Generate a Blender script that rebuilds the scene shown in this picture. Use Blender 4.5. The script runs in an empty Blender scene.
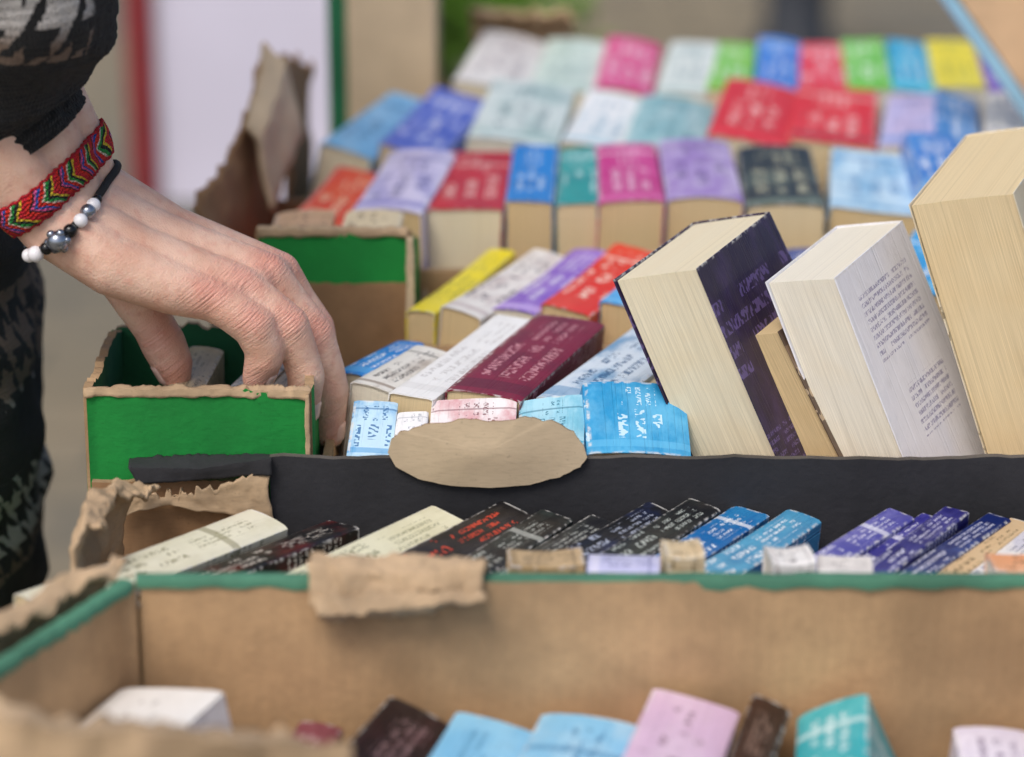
import bpy, bmesh, math, random
from mathutils import Vector, Matrix, noise as mnoise
from mathutils.bvhtree import BVHTree

scene = bpy.context.scene
COL = scene.collection
random.seed(7)

# ------------------------------------------------------------------ helpers
D = 1.7
TH = math.radians(18)
S, C = math.sin(TH), math.cos(TH)
F = 2844.0

def trace(u, v, y):
    """point on the vertical plane at distance y, measured from the photo"""
    b = (378.5 - v) / F
    z = (b * (D + C * y) - S * y) / (C + b * S)
    dep = D + C * y - S * z
    return Vector(((u - 512) / F * dep, y, z))

def lin(c):
    c = c / 255.0
    return c / 12.92 if c <= 0.04045 else ((c + 0.055) / 1.055) ** 2.4

def rgb(h):
    h = h.lstrip('#')
    return (lin(int(h[0:2], 16)), lin(int(h[2:4], 16)), lin(int(h[4:6], 16)), 1)

class NB:
    def __init__(self, mat):
        self.nt = mat.node_tree
        self.n = self.nt.nodes
        self.l = self.nt.links
        self.bsdf = self.n.get('Principled BSDF')
    def put(self, sock, v):
        if isinstance(v, bpy.types.NodeSocket):
            self.l.new(v, sock)
        else:
            sock.default_value = v
    def m(self, op, a, b=None, c=None, clamp=False):
        nd = self.n.new('ShaderNodeMath'); nd.operation = op; nd.use_clamp = clamp
        self.put(nd.inputs[0], a)
        if b is not None: self.put(nd.inputs[1], b)
        if c is not None: self.put(nd.inputs[2], c)
        return nd.outputs[0]
    def mix(self, f, a, b, mode='MIX'):
        nd = self.n.new('ShaderNodeMix'); nd.data_type = 'RGBA'; nd.blend_type = mode
        self.put(nd.inputs[0], f); self.put(nd.inputs[6], a); self.put(nd.inputs[7], b)
        return nd.outputs[2]
    def vec(self, x, y, z=0.0):
        nd = self.n.new('ShaderNodeCombineXYZ')
        self.put(nd.inputs[0], x); self.put(nd.inputs[1], y); self.put(nd.inputs[2], z)
        return nd.outputs[0]
    def sep(self, v):
        nd = self.n.new('ShaderNodeSeparateXYZ'); self.put(nd.inputs[0], v)
        return nd.outputs
    def noise(self, v, scale=1.0, detail=2.0, rough=0.5):
        nd = self.n.new('ShaderNodeTexNoise')
        self.put(nd.inputs['Vector'], v)
        nd.inputs['Scale'].default_value = scale
        nd.inputs['Detail'].default_value = detail
        nd.inputs['Roughness'].default_value = rough
        return nd.outputs[0]
    def coord(self, k):
        nd = self.n.new('ShaderNodeTexCoord')
        return nd.outputs[k]
    def smooth(self, v, a, b):
        nd = self.n.new('ShaderNodeMapRange'); nd.interpolation_type = 'SMOOTHSTEP'
        self.put(nd.inputs[0], v); nd.inputs[1].default_value = a; nd.inputs[2].default_value = b
        return nd.outputs[0]
    def bump(self, h, strength=0.3, dist=0.001):
        nd = self.n.new('ShaderNodeBump')
        nd.inputs['Strength'].default_value = strength
        nd.inputs['Distance'].default_value = dist
        self.put(nd.inputs['Height'], h)
        self.l.new(nd.outputs[0], self.bsdf.inputs['Normal'])
    def out(self, col=None, rough=None, **kw):
        if col is not None: self.put(self.bsdf.inputs['Base Color'], col)
        if rough is not None: self.put(self.bsdf.inputs['Roughness'], rough)
        for k, v in kw.items():
            self.put(self.bsdf.inputs[k], v)

def newmat(name):
    m = bpy.data.materials.new(name); m.use_nodes = True
    return m, NB(m)

def simple(name, hexc, rough=0.6, var=0.15, scale=30, bump=0.2, dist=0.001, **kw):
    m, b = newmat(name)
    co = b.coord('Object')
    n1 = b.noise(co, scale, 4)
    c = rgb(hexc)
    dark = tuple(x * (1 - var) for x in c[:3]) + (1,)
    lite = tuple(min(1, x * (1 + var)) for x in c[:3]) + (1,)
    b.out(b.mix(b.smooth(n1, .3, .7), dark, lite), rough, **kw)
    b.bump(b.noise(co, scale * 8, 3), bump, dist)
    return m

def card_mat(name, hexc, stain=0.3, flute=True, fl_scale=900, bs=.35):
    m, b = newmat(name)
    co = b.coord('Object')
    x, y, z = b.sep(co)
    c = rgb(hexc)
    n1 = b.noise(co, 14, 5, .6)
    n2 = b.noise(b.vec(b.m('MULTIPLY', x, 1.0), y, b.m('MULTIPLY', z, 6.0)), 160, 3)
    dark = tuple(k * (1 - stain) for k in c[:3]) + (1,)
    lite = tuple(min(1, k * (1 + stain * .6)) for k in c[:3]) + (1,)
    col = b.mix(b.smooth(n1, .3, .72), dark, lite)
    col = b.mix(b.m('MULTIPLY', b.smooth(n2, .45, .75), .25), col, tuple(k * .55 for k in c[:3]) + (1,))
    spots = b.smooth(b.noise(co, 420, 1), .68, .78)
    col = b.mix(b.m('MULTIPLY', spots, .3), col, tuple(k * .4 for k in c[:3]) + (1,))
    b.out(col, .85)
    h = b.m('ADD', b.noise(co, 220, 4), b.m('MULTIPLY', b.noise(co, 25, 3), 1.5))
    if flute:
        s = b.m('SINE', b.m('MULTIPLY', b.m('ADD', x, y), fl_scale))
        h = b.m('ADD', h, b.m('MULTIPLY', s, .1))
    b.bump(h, bs, .0012)
    return m

M_card = card_mat('cardboard_tan', '#bd9a72')
M_card_l = card_mat('cardboard_light', '#cdb899', .15, False, 900, .18)
M_card_torn = card_mat('cardboard_torn', '#c2a684', .35, False)
M_card_rim = card_mat('cardboard_rim', '#a98c6a', .4, True, 1800)
M_card_dk = card_mat('cardboard_brown', '#9c7855', .3)
M_green = card_mat('green_printed_card', '#128a38', .2, True, 700)
M_green_d = card_mat('dark_green_printed_card', '#1f6a45', .22)
M_rimgreen = card_mat('green_rim_print', '#4c8268', .3, False)
M_black = card_mat('black_printed_card', '#2e2e32', .25, True, 500)
M_blackrim = card_mat('worn_black_rim', '#5c564f', .5, False)

def link(o, parent=None):
    COL.objects.link(o)
    if parent is not None:
        o.parent = parent
    return o

def thing(name, loc, label, category, group=None):
    e = bpy.data.objects.new(name, None)
    e.empty_display_size = .02
    e.location = loc
    e['label'] = label; e['category'] = category
    if group: e['group'] = group
    COL.objects.link(e)
    return e

def mesh_obj(name, verts, faces, mats, parent=None, smooth=False, fm=None, uvs=None, sharp=None):
    me = bpy.data.meshes.new(name)
    me.from_pydata([tuple(v) for v in verts], [], faces)
    for mm in (mats if isinstance(mats, (list, tuple)) else [mats]):
        me.materials.append(mm)
    if fm: me.polygons.foreach_set('material_index', fm)
    if uvs is not None:
        ul = me.uv_layers.new(name='UVMap')
        for lp in me.loops:
            ul.data[lp.index].uv = uvs[lp.vertex_index]
    me.update()
    bm = bmesh.new(); bm.from_mesh(me)
    bmesh.ops.recalc_face_normals(bm, faces=bm.faces)
    bm.to_mesh(me); bm.free()
    if smooth:
        me.polygons.foreach_set('use_smooth', [True] * len(me.polygons))
        if sharp: me.set_sharp_from_angle(angle=math.radians(sharp))
    o = bpy.data.objects.new(name, me)
    link(o, parent)
    return o

def local(verts, parent):
    if parent is None: return verts
    L = Vector(parent.location)
    return [Vector(v) - L for v in verts]

def wall(name, p0, p1, z0, z1, th, mats, parent, bend=.0015, rag=.0012, seed=0, nx=40, nz=8, z1b=None, label=None):
    """slab from p0 to p1 (xy); mats = (left side, right side, rim)"""
    p0 = Vector((p0[0], p0[1], 0)); p1 = Vector((p1[0], p1[1], 0))
    d = (p1 - p0).normalized(); nrm = Vector((-d.y, d.x, 0))
    if z1b is None: z1b = z1
    V = []; Fc = []; fm = []
    for side in (0, 1):
        for i in range(nx + 1):
            for j in range(nz + 1):
                s = i / nx; t = j / nz
                ztop = z1 + (z1b - z1) * s
                ztop += rag * mnoise.noise(Vector((s * 25 + seed, seed * 3.1, 0))) + rag * .6 * mnoise.noise(Vector((s * 90, seed, 5)))
                z = z0 + (ztop - z0) * t
                off = bend * mnoise.noise(Vector((s * 4 + seed, t * 2, 1.5))) * 2 * (1 if 0 < i < nx else .0)
                p = p0.lerp(p1, s) + nrm * (off + (th / 2 if side == 0 else -th / 2))
                V.append((p.x, p.y, z))
    W = nz + 1; O = (nx + 1) * W
    for side in (0, 1):
        for i in range(nx):
            for j in range(nz):
                a = side * O + i * W + j
                f = (a, a + W, a + W + 1, a + 1)
                Fc.append(f); fm.append(side)
    for i in range(nx):
        a = i * W + nz; Fc.append((a, a + W, a + W + O, a + O)); fm.append(2)
        a = i * W; Fc.append((a, a + O, a + W + O, a + W)); fm.append(2)
    for j in range(nz):
        a = j; Fc.append((a, a + 1, a + 1 + O, a + O)); fm.append(2)
        a = nx * W + j; Fc.append((a, a + O, a + 1 + O, a + 1)); fm.append(2)
    o = mesh_obj(name, local(V, parent), Fc, list(mats), parent, True, fm, sharp=40)
    if label: o['label'] = label
    return o

def slab(name, lo, hi, mat, parent=None, bevel=.002):
    bm = bmesh.new()
    bmesh.ops.create_cube(bm, size=1)
    for v in bm.verts:
        v.co = Vector([lo[k] + (v.co[k] + .5) * (hi[k] - lo[k]) for k in range(3)])
    if bevel: bmesh.ops.bevel(bm, geom=bm.edges[:], offset=bevel, segments=2, affect='EDGES', profile=.7)
    L = Vector(parent.location) if parent else Vector((0, 0, 0))
    for v in bm.verts: v.co -= L
    me = bpy.data.meshes.new(name); bm.to_mesh(me); bm.free()
    me.materials.append(mat)
    o = bpy.data.objects.new(name, me); link(o, parent); return o

def crumple(name, rows, mat, parent, nu=40, nv=12, amp=.004, freq=30, th=.003, seed=0, rag=.004, label=None):
    """sheet lofted through polylines 'rows' (first=bottom, last=top) with creases and a ragged edge"""
    def samp(poly, s):
        x = s * (len(poly) - 1); i = min(int(x), len(poly) - 2); f = x - i
        return Vector(poly[i]).lerp(Vector(poly[i + 1]), f)
    V = []; Fc = []
    for i in range(nu + 1):
        s = i / nu
        col = [samp(r, s) for r in rows]
        for j in range(nv + 1):
            t = j / nv
            x = t * (len(col) - 1); k = min(int(x), len(col) - 2)
            p = col[k].lerp(col[k + 1], x - k)
            n3 = mnoise.noise_vector(p * freq + Vector((seed, seed, seed)))
            n4 = mnoise.noise_vector(p * freq * 3.1 + Vector((seed, 2, seed)))
            p = p + n3 * amp + n4 * amp * .45
            if j >= nv - 1:
                p.z += rag * mnoise.noise(Vector((s * 22 + seed, 3, 1))) * 1.5 + rag * .7 * mnoise.noise(Vector((s * 70, 3, seed)))
            V.append(p)
    W = nv + 1
    for i in range(nu):
        for j in range(nv):
            a = i * W + j
            Fc.append((a, a + W, a + W + 1, a + 1))
    o = mesh_obj(name, local(V, parent), Fc, [mat], parent, True)
    md = o.modifiers.new('thick', 'SOLIDIFY'); md.thickness = th; md.offset = 0
    o.data.set_sharp_from_angle(angle=math.radians(50))
    if label: o['label'] = label
    return o

# ------------------------------------------------------------------ book materials
def page_mat(name, hexc, seed=0.0):
    m, b = newmat(name)
    u, v, _ = b.sep(b.coord('UV'))
    c = rgb(hexc)
    lines = b.noise(b.vec(b.m('MULTIPLY', u, 2600), b.m('MULTIPLY', v, 14), seed), 1, 3, .7)
    l2 = b.noise(b.vec(b.m('MULTIPLY', u, 500), b.m('MULTIPLY', v, 5), seed + 4), 1, 2)
    big = b.noise(b.vec(b.m('MULTIPLY', u, 30), b.m('MULTIPLY', v, 30), seed), 1, 3)
    col = b.mix(b.smooth(lines, .35, .7), tuple(k * .78 for k in c[:3]) + (1,), c)
    col = b.mix(b.m('MULTIPLY', b.smooth(l2, .5, .7), .38), col, tuple(k * .6 for k in c[:3]) + (1,))
    col = b.mix(b.m('MULTIPLY', b.smooth(big, .4, .75), .25), col, (c[0] * .85, c[1] * .74, c[2] * .58, 1))
    b.out(col, .9)
    b.bump(b.m('ADD', lines, l2), .5, .0007)
    return m

PAGES = [page_mat('page_edges_cream', '#f5e9ca', 1), page_mat('page_edges_tan', '#e6cb9a', 2),
         page_mat('page_edges_pale', '#f8f1de', 3), page_mat('page_edges_yellowed', '#ecd6aa', 4)]

def glyphs(b, u, v, rh, seed, gap=.42, thr=.5):
    row = b.m('ADD', b.m('DIVIDE', u, rh), .5)
    fr = b.m('FRACT', row); idx = b.m('FLOOR', row)
    band = b.m('MULTIPLY', b.m('GREATER_THAN', fr, .22), b.m('LESS_THAN', fr, .78))
    g = b.noise(b.vec(b.m('DIVIDE', v, rh * .17), b.m('ADD', b.m('MULTIPLY', fr, 3.2), b.m('MULTIPLY', idx, 5.1)), seed), 1, 0)
    g = b.smooth(g, thr - .03, thr + .03)
    wgap = b.noise(b.vec(b.m('DIVIDE', v, rh * 1.8), b.m('MULTIPLY', idx, 3.3), seed + 7), 1, 0)
    return b.m('MULTIPLY', b.m('MULTIPLY', band, g), b.m('GREATER_THAN', wgap, gap))

def gate(b, x, a, c):
    return b.m('MULTIPLY', b.m('GREATER_THAN', x, a), b.m('LESS_THAN', x, c))

def cover_mat(name, base, accent, text, t, h, seed, art=.5, tsize=1.0, gloss=.32, blurb=False):
    m, b = newmat(name)
    rnd = random.Random(int(seed * 131))
    u, v, _ = b.sep(b.coord('UV'))
    au = b.m('ABSOLUTE', u)
    B, A, T = rgb(base), rgb(accent), rgb(text)
    n = b.noise(b.vec(b.m('MULTIPLY', u, 45), b.m('MULTIPLY', v, 26), seed), 1, 5, .65)
    col = b.mix(b.m('MULTIPLY', b.smooth(n, .42, .68), art), B, A)
    onspine = b.m('LESS_THAN', au, t * .5)
    oncover = b.m('SUBTRACT', 1.0, onspine)
    vm = v
    if not blurb:
        b0 = rnd.uniform(.02, .1) * h; b1 = b0 + rnd.uniform(.04, .14) * h
        band = gate(b, vm, b0, b1)
        col = b.mix(b.m('MULTIPLY', band, rnd.choice([.0, .6, .9])), col, A)
        b2 = rnd.uniform(.75, .86) * h
        col = b.mix(b.m('MULTIPLY', gate(b, vm, b2, b2 + .03 * h), rnd.choice([0, .6])), col, T)
        rh = min(.014, max(.0055, t * rnd.choice([.22, .30, .40]))) * tsize
        g1 = b.m('MULTIPLY', glyphs(b, u, v, rh, seed + 1, .40, .52), b.m('MULTIPLY', gate(b, vm, .2 * h, .60 * h), b.m('LESS_THAN', au, min(t * .40, rh * 1.45))))
        g2 = b.m('MULTIPLY', glyphs(b, u, v, rh * .55, seed + 2, .42, .52), b.m('MULTIPLY', gate(b, vm, .66 * h, .92 * h), b.m('LESS_THAN', au, min(t * .36, rh))))
        g3 = b.m('MULTIPLY', glyphs(b, vm, u, .013, seed + 3), b.m('MULTIPLY', oncover, gate(b, vm, .12 * h, .4 * h)))
        g4 = b.m('MULTIPLY', glyphs(b, vm, u, .0045, seed + 4), b.m('MULTIPLY', oncover, gate(b, vm, .6 * h, .9 * h)))
        g = b.m('MULTIPLY', b.m('MAXIMUM', b.m('MAXIMUM', g1, g2), b.m('MAXIMUM', g3, g4)), .85)
    else:
        inset = gate(b, au, t * .5 + .016, t * .5 + .092)
        ga = b.m('MULTIPLY', glyphs(b, vm, u, .0048, seed + 3, .3, .47), b.m('MULTIPLY', inset, gate(b, vm, .018, .058)))
        gb = b.m('MULTIPLY', glyphs(b, vm, u, .0048, seed + 4, .3, .47), b.m('MULTIPLY', gate(b, au, t * .5 + .02, t * .5 + .075), gate(b, vm, .078, .11)))
        g = b.m('MULTIPLY', b.m('MAXIMUM', ga, gb), .6)
    col = b.mix(g, col, T)
    ed = b.m('SUBTRACT', 1.0, b.smooth(b.m('ABSOLUTE', b.m('SUBTRACT', au, t * .5)), .0002, .0016))
    wn = b.smooth(b.noise(b.vec(b.m('MULTIPLY', u, 200), b.m('MULTIPLY', v, 260), seed), 1, 3), .45, .62)
    endw = b.m('SUBTRACT', 1.0, b.smooth(b.m('MINIMUM', v, b.m('SUBTRACT', h, v)), .0003, .002))
    wear = b.m('MULTIPLY', b.m('MAXIMUM', ed, endw), wn)
    col = b.mix(b.m('MULTIPLY', wear, .7), col, (.78, .76, .72, 1))
    dirt = b.noise(b.vec(b.m('MULTIPLY', u, 60), b.m('MULTIPLY', v, 40), seed + 9), 1, 5, .65)
    col = b.mix(b.m('MULTIPLY', b.smooth(dirt, .45, .8), .12), col, (.25, .21, .16, 1))
    b.out(col, b.m('ADD', gloss, b.m('MULTIPLY', dirt, .22)))
    b.put(b.bsdf.inputs['Coat Weight'], .12); b.put(b.bsdf.inputs['Coat Roughness'], .15)
    cr = b.smooth(b.noise(b.vec(b.m('MULTIPLY', u, 700), b.m('MULTIPLY', v, 9), seed + 3), 1, 1), .58, .7)
    hinge = b.m('SUBTRACT', 1.0, b.smooth(b.m('ABSOLUTE', b.m('SUBTRACT', au, t * .5 + .006)), 0, .001))
    hh = b.m('ADD', b.m('MULTIPLY', cr, -.8), b.m('MULTIPLY', dirt, 1.4))
    hh = b.m('SUBTRACT', hh, hinge)
    b.bump(hh, .45, .0009)
    return m

def book_geo(t, h, w, seed, M=None, flare=1.0):
    rnd = random.Random(seed * 17 + 3)
    bulge = t * rnd.uniform(-.01, .06); nx = 12; ny = 10
    sag = rnd.uniform(-.0025, .001); tw = rnd.uniform(-.08, .08); fl = rnd.uniform(.0, .003) * flare
    tilt = rnd.uniform(-.07, .07)
    def top(x):
        k = abs(2 * x / t)
        return bulge * (1 - k ** 2) - .0008 * max(0, (k - .9) / .1) ** 2 + tilt * x
    def warp(x, y, z):
        s = y / h
        return Vector((x + tw * (s - .5) * (-z), y, z + sag * math.sin(math.pi * s)))
    prof = [(-t / 2, -w), (-t / 2, -w * .66), (-t / 2, -w * .33), (-t / 2, -.006)]
    for i in range(nx + 1):
        x = -t / 2 + t * i / nx
        prof.append((x, top(x)))
    prof += [(t / 2, -.006), (t / 2, -w * .33), (t / 2, -w * .66), (t / 2, -w)]
    e = .0006
    inn = [(x * (1 - 2 * e / t), z - (e if abs(x) < t / 2 - 1e-6 or z > -.003 else 0)) for x, z in prof]
    us = [0]
    for i in range(1, len(prof)):
        us.append(us[-1] + math.dist(prof[i], prof[i - 1]))
    mid = us[-1] / 2; us = [q - mid for q in us]
    n = len(prof); V = []; U = []; Fc = []
    for j in range(ny + 1):
        y = h * j / ny
        for ring, pr in ((0, prof), (1, inn)):
            for i, (x, z) in enumerate(pr):
                sgn = -1 if x < 0 else 1
                f = fl * (-z / w) ** 2 * (.5 + abs(j / ny - .5)) if z < -.01 else 0
                V.append(warp(x + sgn * f, y, z)); U.append((us[i], y))
    R = 2 * n
    for j in range(ny):
        for ring in (0, 1):
            for i in range(n - 1):
                a = j * R + ring * n + i
                Fc.append((a, a + 1, a + 1 + R, a + R))
        for i in (0, n - 1):
            a = j * R + i
            Fc.append((a, a + n, a + n + R, a + R))
    for j in (0, ny):
        for i in range(n - 1):
            a = j * R + i
            Fc.append((a, a + 1, a + 1 + n, a + n))
    PV = []; PU = []; PF = []
    g = .0008; px = 14; pn = 2 * (px + 1)
    pj = 6
    rr = random.Random(seed)
    for j in range(pj + 1):
        y = .0012 + (h - .0024) * j / pj
        for i in range(px + 1):
            x = (-t / 2 + g) + (t - 2 * g) * i / px
            PV.append(warp(x, y, top(x) - .0011)); PU.append((x, y))
        for i in range(px, -1, -1):
            x = (-t / 2 + g) + (t - 2 * g) * i / px
            PV.append(warp(x, y, -w + .0015 + .03 * t * (1 - (2 * x / t) ** 2) + rr.uniform(0, .0004))); PU.append((x, y))
    for j in range(pj):
        for i in range(pn):
            a = j * pn + i; c = j * pn + (i + 1) % pn
            PF.append((a, c, c + pn, a + pn))
    for j in (0, pj):
        for i in range(px):
            a = j * pn + i; c = j * pn + (pn - 1 - i)
            PF.append((a, a + 1, c - 1, c))
    if M is not None:
        V = [M @ q for q in V]; PV = [M @ q for q in PV]
    return (V, Fc, U), (PV, PF, PU)

BOOKN = [0]
def make_book(loc, rot, t, h, w, base, accent, text, label, page=0, group=None, M=None, art=.5, tsize=1.0, gloss=.32, blurb=False, category='book', flare=1.0):
    BOOKN[0] += 1; sd = BOOKN[0]
    e = thing('paperback_book', loc, label, category, group)
    if rot is not None: e.rotation_euler = rot
    c, p = book_geo(t, h, w, sd, M, flare)
    cm = cover_mat('book_cover_print', base, accent, text, t, h, sd * 1.37, art, tsize, gloss, blurb)
    mesh_obj('cover', c[0], c[1], [cm], e, True, uvs=c[2], sharp=30)
    mesh_obj('page_block', p[0], p[1], [PAGES[page]], e, True, uvs=p[2], sharp=30)
    return e

def row(items, yf, z, h, w, yaw, where, group, roll=0, pitch=0, gapf=.97, jit=1.0):
    for it in items:
        x0, x1, base, acc, txt, cn = it[:6]
        o = it[6] if len(it) > 6 else {}
        yy = yf + o.get('dy', 0) + random.uniform(-.006, .006) * jit; zz = z + o.get('dz', 0) + random.uniform(-.002, .002) * jit
        dep = D + C * yy - S * zz
        xc = ((x0 + x1) / 2 - 512) / F * dep
        t = o.get('t', (x1 - x0) / F * dep * gapf)
        hh = o.get('h', h + random.uniform(-.006, .004) * jit)
        ya = yaw + o.get('yaw', 0) + random.uniform(-2, 2) * jit
        ro = roll + o.get('roll', 0) + random.uniform(-4, 4) * jit
        pi = pitch + o.get('pitch', 0) + random.uniform(-1.2, 1.2) * jit
        rot = Matrix.Rotation(math.radians(ya), 3, 'Z') @ Matrix.Rotation(math.radians(pi), 3, 'X') @ Matrix.Rotation(math.radians(ro), 3, 'Y')
        lab = o.get('label', f"{cn} paperback, spine up, {where}")
        make_book((xc, yy, zz), rot.to_euler(), t, hh, o.get('w', w), base, acc, txt, lab, o.get('page', random.choice([0, 1, 2, 3])),
                  group, None, o.get('art', .4), o.get('tsize', 1), o.get('gloss', .32))

G1 = 'second-hand paperbacks packed in cardboard boxes'
TZ = -.165   # table top

# ------------------------------------------------------------------ ROW 7 (farthest)
row([
 (452, 525, '#f0ece6', '#c9b8b4', '#8a7a80', 'white', {'dz': .004, 'roll': 6}),
 (527, 592, '#dcece0', '#94bcae', '#5f8484', 'pale green', {'roll': 4}),
 (594, 652, '#e0287c', '#f070ac', '#ffffff', 'bright pink', {'roll': 6}),
 (654, 706, '#e9efe8', '#a0c0b8', '#6e8c94', 'pale grey'),
 (706, 752, '#66c418', '#bce030', '#ffffff', 'lime green'),
 (754, 800, '#0c70d4', '#50a8ec', '#ffffff', 'sky blue'),
 (800, 848, '#e82840', '#f46874', '#ffffff', 'coral red'),
 (848, 893, '#60c420', '#a4e060', '#ffffff', 'leaf green'),
 (893, 938, '#08a4d0', '#5cd0e8', '#ffffff', 'turquoise'),
 (936, 987, '#f2de04', '#f8ec50', '#6f8a3a', 'yellow', {'dz': .004}),
 (987, 1040, '#702cb4', '#2c8cdc', '#ffffff', 'purple', {'dz': -.004}),
], .575, .050, .17, .11, -6, 'packed in a brown box', G1, 4, 2.5, 1.0)
# ROW 6
row([
 (318, 374, '#74b8e4', '#c0def2', '#3a6ca4', 'pale blue', {'yaw': -6, 'roll': 10}),
 (378, 440, '#4c64c8', '#94a4e8', '#eef0ff', 'blue violet', {'yaw': -6, 'roll': 10}),
 (466, 556, '#e0ebe6', '#8cb4b0', '#446c74', 'pale grey green', {'dz': .006, 'roll': 4, 'art': .7}),
 (560, 620, '#fafbfa', '#c0e0ea', '#6ca4bc', 'white', {'roll': 6}),
 (622, 706, '#88bcc2', '#d4e8e6', '#2f6474', 'grey teal', {'roll': 6, 'art': .7}),
 (706, 788, '#d80c1c', '#ee3038', '#ffd4cc', 'bright red', {'dz': .004, 'roll': 3, 'art': .3}),
 (790, 876, '#e6101c', '#b00814', '#ffdcd4', 'scarlet', {'dz': .004, 'art': .3}),
 (878, 932, '#d4c4e8', '#88a4e0', '#4a4a90', 'lilac', {'dz': .004}),
 (934, 982, '#187cc8', '#70b8ec', '#ffffff', 'blue', {'roll': 8}),
 (984, 1045, '#ece6d8', '#b4b0c4', '#555a7a', 'cream'),
], .408, .043, .165, .11, -8, 'packed in a brown box', G1, 2, 2, 1.0)
# ROW 5
row([
 (284, 346, '#e03c12', '#ee7a3c', '#f4d8b0', 'orange red', {'dz': -.010, 'dy': -.02, 'yaw': -8, 'roll': 14}),
 (350, 422, '#dcd4f0', '#6460bc', '#2c2e7c', 'white and violet', {'yaw': -6, 'page': 1, 'dz': .000, 'dy': -.02, 'art': .6}),
 (426, 503, '#c80824', '#8c0820', '#f4c8bc', 'red', {'dz': -.002, 'page': 0, 'yaw': -1, 'art': .35}),
 (505, 553, '#0484d8', '#0456a4', '#e8f6ff', 'bright blue', {'dz': .002, 'page': 1}),
 (555, 598, '#049c98', '#04747c', '#e6fbf6', 'teal', {'page': 3}),
 (599, 665, '#c81c80', '#e86cb0', '#fbe0ef', 'magenta', {'dz': .003, 'page': 1}),
 (667, 744, '#a080c4', '#dccfea', '#4c2f74', 'mauve', {'dz': .002, 'page': 1, 'art': .7}),
 (746, 825, '#141716', '#6f7c6a', '#c9c6a4', 'black decorated', {'dz': .001, 'art': .5, 'page': 3}),
 (830, 922, '#ccE8f8', '#64acd8', '#2c74ac', 'pale blue', {'dz': -.004, 'page': 1, 'yaw': -4, 'roll': 5, 'art': .8}),
 (926, 985, '#1874cc', '#64b0e8', '#ffffff', 'blue', {'dz': .008, 'roll': 8}),
 (988, 1045, '#eee8dc', '#c0aeb8', '#6a5a6a', 'cream', {'dz': .004}),
], .242, .044, .155, .11, -1.5, 'with page ends showing', G1, 0, .8, 1.0, .6)
# ROW 4
row([
 (404, 436, '#f4e020', '#f8ec78', '#8a8a3a', 'yellow', {'yaw': -4}),
 (438, 484, '#f4efe8', '#c4b0ac', '#5a4a52', 'white printed', {'yaw': -4, 'roll': 5, 'art': .7}),
 (486, 537, '#8c60cc', '#c8acec', '#ffffff', 'lilac', {'yaw': -4, 'roll': 4}),
 (539, 593, '#e82c16', '#f06444', '#ffe6d2', 'vermilion', {'yaw': -4, 'page': 1, 'roll': 4}),
 (596, 662, '#309ce4', '#84c8f2', '#ffffff', 'light blue', {'yaw': -4, 'page': 1, 'roll': 4}),
 (664, 730, '#e4dccb', '#b4a690', '#6c5e50', 'beige', {}),
 (734, 800, '#1c4494', '#5c84cc', '#ffffff', 'dark blue', {}),
 (804, 868, '#d9d2c2', '#a69a8a', '#5c5248', 'grey beige', {}),
 (872, 955, '#24a0e0', '#88d0f0', '#ffffff', 'bright sky blue', {'dz': .012, 'page': 1}),
 (958, 1040, '#88ccE8', '#d0ecf4', '#2a76a0', 'pale turquoise', {'dz': .006}),
], .083, .017, .145, .11, -18, 'wedged in a tan box', G1, 0, 1)
# ROW 3b
row([
 (330, 366, '#1480d4', '#64b4ec', '#ffffff', 'blue', {'dy': .05, 'h': .07, 'yaw': -8}),
 (346, 396, '#ece8de', '#a49484', '#4c443c', 'white map printed', {'dy': .03, 'h': .075, 'yaw': -8, 'art': .8}),
 (386, 436, '#faf9f6', '#e8e6e2', '#d4d0cc', 'plain white', {'dz': .003, 'art': .15, 'yaw': 0}),
 (442, 524, '#840a30', '#580822', '#d09098', 'burgundy', {'dz': .004, 'yaw': 0, 'tsize': .9, 'art': .5}),
 (532, 606, '#e0edf8', '#5c98c4', '#2a5c88', 'map patterned', {'yaw': -2, 'art': .9}),
 (610, 666, '#dccca8', '#846838', '#4d3818', 'beige photo covered', {'yaw': 2, 'dz': -.006, 'art': .8}),
], -.084, .014, .155, .11, -21, 'in the box beside the hand', G1, 2, 1)

# row 3a, against the black box wall
row([
 (346, 391, '#c4e4f6', '#3c98d4', '#1b64a0', 'pale blue striped', {'dz': -.004, 'page': 2, 'art': .9, 'roll': 4}),
 (393, 425, '#fafafa', '#e6e6ea', '#b0b4bc', 'white', {'dz': .003, 'art': .1, 'pitch': -16, 'h': .035}),
 (427, 514, '#f6eeee', '#d4888e', '#7a3a42', 'white and pink', {'dz': .004, 'page': 2, 'pitch': -8, 'art': .8, 'tsize': .7}),
 (516, 584, '#acdcec', '#54b0cc', '#1f6f8c', 'pale turquoise', {'dz': .001, 'page': 2, 'roll': -5, 'pitch': -6, 'art': .7, 'tsize': .7}),
 (587, 692, '#2094cc', '#64bce6', '#d0ecf8', 'turquoise blue', {'dz': -.002, 'art': .8, 'roll': 7, 'yaw': 4, 'h': .055, 'tsize': .7}),
], -.132, .000, .046, .07, -3, 'against the black box wall', G1, 0, 28, 1.0, .6)

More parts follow.
